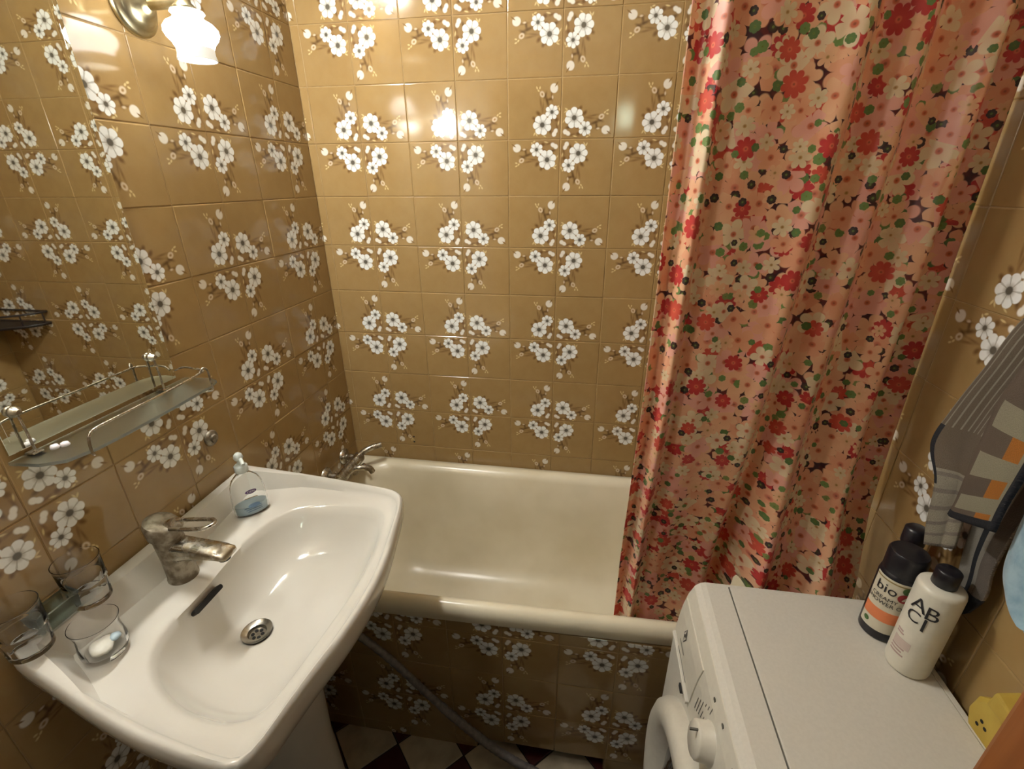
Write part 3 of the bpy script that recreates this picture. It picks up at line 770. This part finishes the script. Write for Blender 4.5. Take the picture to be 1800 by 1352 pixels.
for i in range(NS):
    for t in range(NT):
        a = i * (NT + 1) + t; F.append((a, a + 1, a + NT + 2, a + NT + 1))
cu = thing('shower_curtain', (1.24, CY, .36), 'peach and red flowered shower curtain hanging over the bathtub', 'curtain')
obj('cloth', V, F, M['curtain'], cu, smooth=True, uvs=UVs, solid=.0008)
for k in range(9):
    x = CX0 + .012 + (CX1 - CX0 - .02) * k / 8
    ringp = [(x, CY + .017 * math.cos(2 * PI * j / 20), RZ - .008 + .019 * math.sin(2 * PI * j / 20)) for j in range(21)]
    obj('ring', *tube(ringp, .0016, 6, caps=False), M['whiteprint'], cu, smooth=True)

# dark wire corner shelf in the far right corner, seen in the mirror
cs_ = thing('corner_shelf', (1.5, 0, 1.09), 'dark wire corner shelf behind the shower curtain', 'shelf')
arc = [(1.499 - .26 * math.cos(PI / 2 * k / 12), -.001 - .15 * math.sin(PI / 2 * k / 12)) for k in range(13)]
for z in (1.095, 1.14):
    obj('hoop', *tube([(1.497, -.004, z)] + [(1.239, -.004, z)] + [(x, min(y, -.004), z) for x, y in arc] + [(1.497, -.004, z)], .004, 8), M['shelfdark'], cs_, smooth=True)
obj('shelf_plate', *loft([[(1.498, -.002, 1.088)] + [(x, min(y, -.002), 1.088) for x, y in arc], [(1.498, -.002, 1.094)] + [(x, min(y, -.002), 1.094) for x, y in arc]]), M['shelfdark'], cs_)
for x, y in arc[1::3]: obj('post', *tube([(x, y, 1.095), (x, y, 1.14)], .0025, 6), M['shelfdark'], cs_)

# ---------------------------------------------------------------- washing machine
WY0, WY1 = -1.332, -.737
PROF = [(1.481, .02), (1.481, .846), (1.477, .850), (1.146, .850), (1.136, .847), (1.127, .838), (1.118, .815), (1.112, .785), (1.108, .75), (1.105, .715), (1.103, .70), (1.103, .02)]
wm = thing('washing_machine', (1.29, -1.035, 0), 'slim white front-loading washing machine facing the washbasin', 'washing machine')
obj('cabinet', *loft([[(x, WY0, z) for x, z in PROF], [(x, WY1, z) for x, z in PROF]]), M['applwhite'], wm, bevel=.003, sharp=1.2)
lid = obj('lid', *boxg(1.190, 1.470, WY0 + .006, WY1 - .010, .850, .8535), M['applwhite'], wm, bevel=.0015)
obj('rear_strip', *boxg(1.4715, 1.480, WY0 + .004, WY1 - .004, .850, .8525), M['applplastic'], wm, bevel=.001)
obj('lid_groove', *join(boxg(1.1875, 1.1899, WY0 + .004, WY1 - .008, .8500, .8504), boxg(1.1875, 1.470, WY1 - .0098, WY1 - .008, .8500, .8504)), M['print'], wm)
def fxz(z):
    for (x0, z0), (x1, z1) in zip(PROF[3:-1], PROF[4:]):
        if z1 <= z <= z0: return x0 + (x1 - x0) * (z0 - z) / (z0 - z1)
    return 1.103
def strip(y0, y1, z0, z1, out, n=10):
    """slab that follows the curved front between two heights"""
    zs = [z0 + (z1 - z0) * i / n for i in range(n + 1)]
    front = [(fxz(z) - out, z) for z in zs]; backp = [(fxz(z) + .002, z) for z in zs[::-1]]
    P = front + backp
    return loft([[(x, y0, z) for x, z in P], [(x, y1, z) for x, z in P]])
cp = obj('control_panel', *strip(WY0 + .004, WY1 - .004, .708, .838, .0018), M['applplastic'], wm, bevel=.001, sharp=1.0)
dw = obj('detergent_drawer', *strip(-.905, -.747, .722, .812, .0040), M['applplastic'], wm, bevel=.0012, sharp=1.0)
obj('drawer_grip', *strip(-.902, -.750, .7125, .7195, .0085, 3), M['applwhite'], dw, bevel=.0012, sharp=1.0)
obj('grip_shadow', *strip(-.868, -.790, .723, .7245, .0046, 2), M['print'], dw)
# maker's mark: a small blade-like square turned on its corner, with a line under it
def flat(name, pts, out, parent, mat='print'):
    V = [(fxz(z) - out, y, z) for y, z in pts]
    return obj(name, V, [tuple(range(len(V)))], M[mat], parent)
lg = flat('maker_mark', [(-.806, .790), (-.816, .772), (-.806, .754), (-.796, .772)], .0046, dw, 'black')
flat('mark_ground', [(-.806, .786), (-.8135, .772), (-.806, .758), (-.7985, .772)], .0049, lg, 'applplastic')
flat('mark_blade', [(-.8055, .785), (-.8125, .773), (-.806, .770), (-.804, .760), (-.800, .772), (-.806, .776)], .0052, lg, 'black')
flat('mark_line', [(-.788, .742), (-.826, .742), (-.826, .7445), (-.788, .7445)], .0046, lg, 'print')
for k in range(6):
    y = -.925 - .009 * k
    flat('programme_text', [(y, .742 + .006 * k), (y - .0025, .742 + .006 * k), (y - .0025, .770 + .0085 * k), (y, .770 + .0085 * k)], .0022, cp)
for k in range(7):
    y = -1.062 - .011 * k
    flat('programme_text', [(y, .800), (y - .003, .800), (y - .003, .826), (y, .826)], .0022, cp)
for k in range(7):
    y = -1.07 - .012 * k
    flat('programme_text', [(y, .728), (y - .003, .728), (y - .003, .760), (y, .760)], .0022, cp)
for y, z in ((-.962, .822), (-1.005, .826)):
    obj('indicator', *lathe((fxz(z) - .0015, y, z), (-1, 0, 0), [(.004, 0), (.004, .0012)], 16), M['print'], cp)
dial = obj('dial', *lathe((fxz(.770) + .004, -1.000, .772), (-.985, 0, .17), [(.034, 0), (.034, .004), (.030, .007), (.0285, .027), (.026, .030), (.001, .030)], 40), M['applplastic'], wm, smooth=True)
obj('dial_mark', *boxg(1.076, 1.098, -1.0015, -.9985, .799, .8022), M['print'], dial)
DC_ = (1.103, -1.040, .452)
door = obj('door_ring', *lathe(DC_, (-1, 0, 0), [(.272, -.002), (.272, .012), (.266, .026), (.252, .035), (.232, .036), (.214, .028), (.196, .010), (.186, -.002)], 64, (False, False)), M['applplastic'], wm, smooth=True)
obj('door_glass', *lathe(DC_, (-1, 0, 0), [(.190, .004), (.17, .010), (.14, .026), (.10, .036), (.05, .040), (.001, .041)], 48, (False, False)), M['glassdoor'], door, smooth=True)
obj('door_latch', *boxg(1.096, 1.1045, -.868, -.852, .690, .700), M['rubber'], door, bevel=.001)
for y in (-.79, -1.28):
    for x in (1.15, 1.44): obj('foot', *lathe((x, y, 0), (0, 0, 1), [(.02, 0), (.02, .01), (.01, .012), (.01, .03)], 16), M['rubber'], wm)

# grey drain hose from under the basin to the machine
hp = cat([(.17, -.76, .60), (.235, -.715, .555), (.308, -.69, .485), (.403, -.688, .393), (.507, -.688, .262), (.60, -.690, .16), (.70, -.695, .075), (.80, -.70, .022), (.92, -.725, .013), (1.02, -.715, .020), (1.085, -.695, .045), (1.16, -.698, .06), (1.30, -.700, .06)], 14)
hr = [.0105 if i < 60 else .0125 for i in range(len(hp))]
obj('drain_hose', *tube(hp, .011, 10, [r * (1.0 if i % 2 else .9) for i, r in enumerate(hr)]), M['hose'], None, smooth=True, label='grey drain hose running from under the basin across the bath panel', cat='hose')

# ---------------------------------------------------------------- bottles on the machine
ZT = .8536
def cylpt(c, r, ang, z): return (c[0] + r * math.cos(ang), c[1] + r * math.sin(ang), z)
def patch(name, c, r, a0, a1, z0, z1, mat, parent, n=14):
    V, F = [], []
    for i in range(n + 1):
        a = a0 + (a1 - a0) * i / n; V += [cylpt(c, r, a, z0), cylpt(c, r, a, z1), cylpt(c, r - .0006, a, z1), cylpt(c, r - .0006, a, z0)]
    for i in range(n):
        p, q = i * 4, i * 4 + 4
        F += [(p, q, q + 1, p + 1), (p + 1, q + 1, q + 2, p + 2), (p, p + 3, q + 3, q)]
    F += [(0, 1, 2, 3), (n * 4, n * 4 + 3, n * 4 + 2, n * 4 + 1)]
    return obj(name, V, F, mat, parent, smooth=True)
def wrap_text(name, s, size, c, r, amid, z, mat, parent, sx=1.0):
    r = r + .0007
    v, f = text_geo(s, size)
    return obj(name, [cylpt(c, r, amid + x * sx / r, z + y) for x, y, _ in v], f, mat, parent)
c1 = (1.428, -.806); r1 = .0315
FA = math.atan2(-1.504 - c1[1], .878 - c1[0])          # direction of the bottle front
b1 = thing('shower_oil_bottle', (c1[0], c1[1], ZT), 'black bottle with a cream and peach label on the washing machine', 'bottle')
obj('bottle_body', *lathe((c1[0], c1[1], ZT), (0, 0, 1), [(.027, 0), (.0305, .003), (.0308, .006), (.0308, .128), (.029, .136), (.026, .140)], 44), M['black'], b1, smooth=True)
obj('cap', *lathe((c1[0], c1[1], ZT + .139), (0, 0, 1), [(.027, 0), (.0285, .001), (.0285, .036), (.026, .040), (.001, .041)], 44), M['black'], b1, smooth=True)
F1 = FA - .10
lb = patch('label', c1, .0312, F1 - 1.0, F1 + 1.0, ZT + .020, ZT + .132, M['label'], b1)
patch('peach_band', c1, .0314, F1 - .99, F1 + .99, ZT + .043, ZT + .066, M['peach'], lb)
patch('gold_line', c1, .0314, F1 - .99, F1 + .99, ZT + .126, ZT + .1285, M['gold'], lb)
wrap_text('lettering', 'bio', .026, c1, .03155, F1 - .22, ZT + .111, M['black'], lb)
wrap_text('lettering', 'CREAMY', .0105, c1, .03155, F1 - .18, ZT + .091, M['black'], lb)
wrap_text('lettering', 'SHOWER OIL', .0105, c1, .03155, F1 - .02, ZT + .081, M['black'], lb)
def disc_on(name, c, r, a, z, rad, mat, parent):
    V = [cylpt(c, r, a + rad * math.cos(2 * PI * j / 20) / r, z + rad * math.sin(2 * PI * j / 20)) for j in range(20)]
    return obj(name, V, [tuple(range(20))], mat, parent)
disc_on('berry', c1, .0317, F1 + .62, ZT + .104, .009, M['berry'], lb); disc_on('leaf', c1, .0316, F1 + .66, ZT + .120, .007, M['leaf'], lb)
disc_on('berry', c1, .0317, F1 - .6, ZT + .033, .005, M['leaf'], lb)

c2 = (1.4365, -.873); r2 = .0305
FB = math.atan2(-1.504 - c2[1], .878 - c2[0])
b2 = thing('white_bottle', (c2[0], c2[1], ZT), 'tall white bottle with black monogram lettering and black cap on the washing machine', 'bottle')
obj('bottle_body', *lathe((c2[0], c2[1], ZT), (0, 0, 1), [(.026, 0), (.0295, .003), (r2, .008), (r2, .168), (.0295, .173), (.026, .176), (.015, .178)], 44), M['bottlewhite'], b2, smooth=True)
obj('cap', *lathe((c2[0], c2[1], ZT + .178), (0, 0, 1), [(.015, 0), (.016, .001), (.0158, .026), (.014, .028), (.001, .0285)], 36), M['black'], b2, smooth=True)
F2 = FB - .22
for s, sz, da, dz in (('A', .034, -.26, .142), ('B', .034, .34, .137), ('C', .030, -.30, .118), ('I', .036, .22, .112)):
    wrap_text('lettering', s, sz, c2, r2 + .0004, F2 + da, ZT + dz, M['black'], b2)
for dz, wd in ((.078, .34), (.073, .42), (.046, .7), (.040, .62), (.034, .75)):
    patch('small_print', c2, r2 + .0004, F2 - .75, F2 - .75 + wd, ZT + dz, ZT + dz + .0026, M['mauve'], b2, 6)
patch('print_box', c2, r2 + .0003, F2 - .75, F2 + .12, ZT + .050, ZT + .066, plain('pale_mauve_print', rgb(200, 182, 172), .5), b2, 8)
c3 = (1.4635, -.785)
b3 = thing('black_bottle', (c3[0] - .003, c3[1] + .026, ZT), 'black capped bottle half hidden behind the other two bottles', 'bottle')
c3 = (1.462, -.7575)
obj('bottle_body', *lathe((c3[0], c3[1], ZT), (0, 0, 1), [(.015, 0), (.0165, .003), (.0168, .150), (.014, .158)], 36), M['black'], b3, smooth=True)
obj('cap', *lathe((c3[0], c3[1], ZT + .158), (0, 0, 1), [(.014, 0), (.017, .002), (.017, .030), (.013, .034), (.001, .035)], 36), M['black'], b3, smooth=True)

# ---------------------------------------------------------------- towels on the right wall
def sheet(name, left, right, mat, label, folds=2.5, amp=.012, n=26, mrows=40, thick=.007, ph=0.0, parent=None, cat_='towel', group='towels on the right wall'):
    A, B_ = cat(left, 8), cat(right, 8)
    def samp(P, t):
        f = t * (len(P) - 1); i = min(int(f), len(P) - 2); return P[i].lerp(P[i + 1], f - i)
    V, U, F = [], [], []
    for j in range(mrows + 1):
        t = j / mrows; a, b_ = samp(A, t), samp(B_, t)
        for i in range(n + 1):
            s = i / n; p = a.lerp(b_, s)
            p = p + Vector((-1, 0, 0)) * (amp * (.4 + .6 * t) * math.sin(2 * PI * folds * s + ph + .8 * t) * min(1, 6 * s, 6 * (1 - s)))
            p.x = min(p.x, 1.492)
            V.append(p); U.append((s, 1 - t))
    for j in range(mrows):
        for i in range(n):
            a = j * (n + 1) + i; F.append((a, a + 1, a + n + 2, a + n + 1))
    kw = {} if parent else dict(label=label, cat=cat_, group=group)
    return obj(name, V, F, mat, parent, smooth=True, uvs=U, solid=thick, **kw)
hk = thing('towel_hook', (1.5, -.93, 1.52), 'small metal double hook holding the towels', 'hook')
obj('hook_plate', *boxg(1.493, 1.4995, -.975, -.875, 1.505, 1.545), M['steel'], hk, bevel=.002)
for yy in (-.95, -.90): obj('prong', *tube(cat([(1.495, yy, 1.53), (1.462, yy, 1.515), (1.445, yy, 1.525), (1.440, yy, 1.55)], 6), .004, 10), M['steel'], hk, smooth=True)
TOWELS = True
t1 = sheet('striped_towel', [(1.452, -.89, 1.53), (1.456, -.800, 1.435), (1.456, -.768, 1.345), (1.456, -.740, 1.26), (1.456, -.727, 1.195), (1.456, -.764, 1.145), (1.456, -.780, 1.077), (1.456, -.793, 1.040)],
      [(1.452, -.93, 1.53), (1.456, -.880, 1.435), (1.456, -.850, 1.345), (1.458, -.835, 1.28), (1.458, -.828, 1.225), (1.458, -.828, 1.175), (1.458, -.832, 1.125), (1.456, -.842, 1.075)],
      M['towel_stripe'], 'grey-beige striped terry towel hanging nearest the curtain', 1.2, .007, ph=.6)
t2 = sheet('checked_towel', [(1.438, -.915, 1.53), (1.430, -.872, 1.43), (1.420, -.856, 1.343), (1.420, -.854, 1.283), (1.420, -.855, 1.22), (1.420, -.857, 1.173), (1.42, -.854, 1.145)],
      [(1.438, -.955, 1.53), (1.420, -.950, 1.43), (1.410, -.940, 1.345), (1.410, -.937, 1.295), (1.410, -.934, 1.255), (1.410, -.931, 1.215), (1.41, -.932, 1.179)],
      M['towel_check'], 'checked grey, white and orange terry towel on top of the others', .5, .006, ph=.2)
t3 = sheet('bordered_towel', [(1.482, -.915, 1.50), (1.482, -.850, 1.35), (1.482, -.826, 1.23), (1.481, -.824, 1.15), (1.480, -.830, 1.08), (1.480, -.841, 1.022), (1.480, -.848, .950)],
      [(1.482, -.955, 1.50), (1.480, -.925, 1.35), (1.478, -.900, 1.24), (1.476, -.890, 1.15), (1.476, -.888, 1.08), (1.476, -.896, 1.035), (1.476, -.884, .990)],
      M['towel_border'], 'pale towel corner with a dark blue border below the checked towel', 1.0, .003, ph=2.0, thick=.006)
t4 = sheet('blue_towel', [(1.452, -.965, 1.52), (1.446, -.935, 1.36), (1.442, -.928, 1.25), (1.440, -.933, 1.17), (1.440, -.940, 1.125), (1.440, -.960, 1.098), (1.44, -.986, 1.088)],
      [(1.452, -1.03, 1.52), (1.43, -1.05, 1.36), (1.42, -1.06, 1.25), (1.42, -1.06, 1.17), (1.42, -1.06, 1.12), (1.42, -1.06, 1.09), (1.42, -1.06, 1.07)],
      M['towel_blue'], 'light blue towel at the right picture edge', 1.4, .008)

# yellow plastic thing on the right wall by the machine
yb = thing('yellow_socket', (1.5, -.99, .87), 'yellow plastic box with small holes on the right wall by the machine', 'socket')
hexp = [(y - .008, z + .012) for y, z in ((-.938, .862), (-.945, .842), (-.958, .822), (-.985, .822), (-1.0, .84), (-1.0, .885), (-.985, .905), (-.958, .903), (-.942, .888))]
obj('front_plate', *loft([[(1.499, y, z) for y, z in hexp], [(1.480, y, z) for y, z in hexp], [(1.474, -.978 + (y + .978) * .85, .875 + (z - .875) * .85) for y, z in hexp]]), M['yellow'], yb, bevel=.0015)
obj('top_knob', *loft([[(1.499, y, z) for y, z in ((-.970, .912), (-1.003, .912), (-1.010, .942), (-.973, .947))], [(1.468, y, z) for y, z in ((-.972, .914), (-1.001, .914), (-1.006, .938), (-.975, .942))]]), M['yellow'], yb, bevel=.003)
for y, z in ((-.974, .878), (-.982, .873), (-.970, .867)): obj('hole', *lathe((1.4745, y, z), (-1, 0, 0), [(.003, 0), (.003, .0006), (.0001, .0006)], 12), M['dark'], yb)

# two drill holes in the back wall over the tub
for z in (.694, .672):
    obj('drill_hole', *lathe((.245, -.0002, z), (0, -1, 0), [(.0035, 0), (.0035, .0006), (.0002, .0006)], 12), M['dark'], wb)

# small lamp in the hall behind the camera, mirrored in the glazed wall
hl = thing('hall_lamp', (1.08, -3.02, 2.0), 'small pale green lit lamp on the hall wall', 'lamp')
obj('housing', *boxg(1.02, 1.14, -3.019, -2.985, 1.95, 2.11), M['whiteprint'], hl, bevel=.004)
obj('diffuser', *boxg(1.035, 1.125, -2.986, -2.975, 1.965, 2.095), M['halllamp'], hl, bevel=.003)
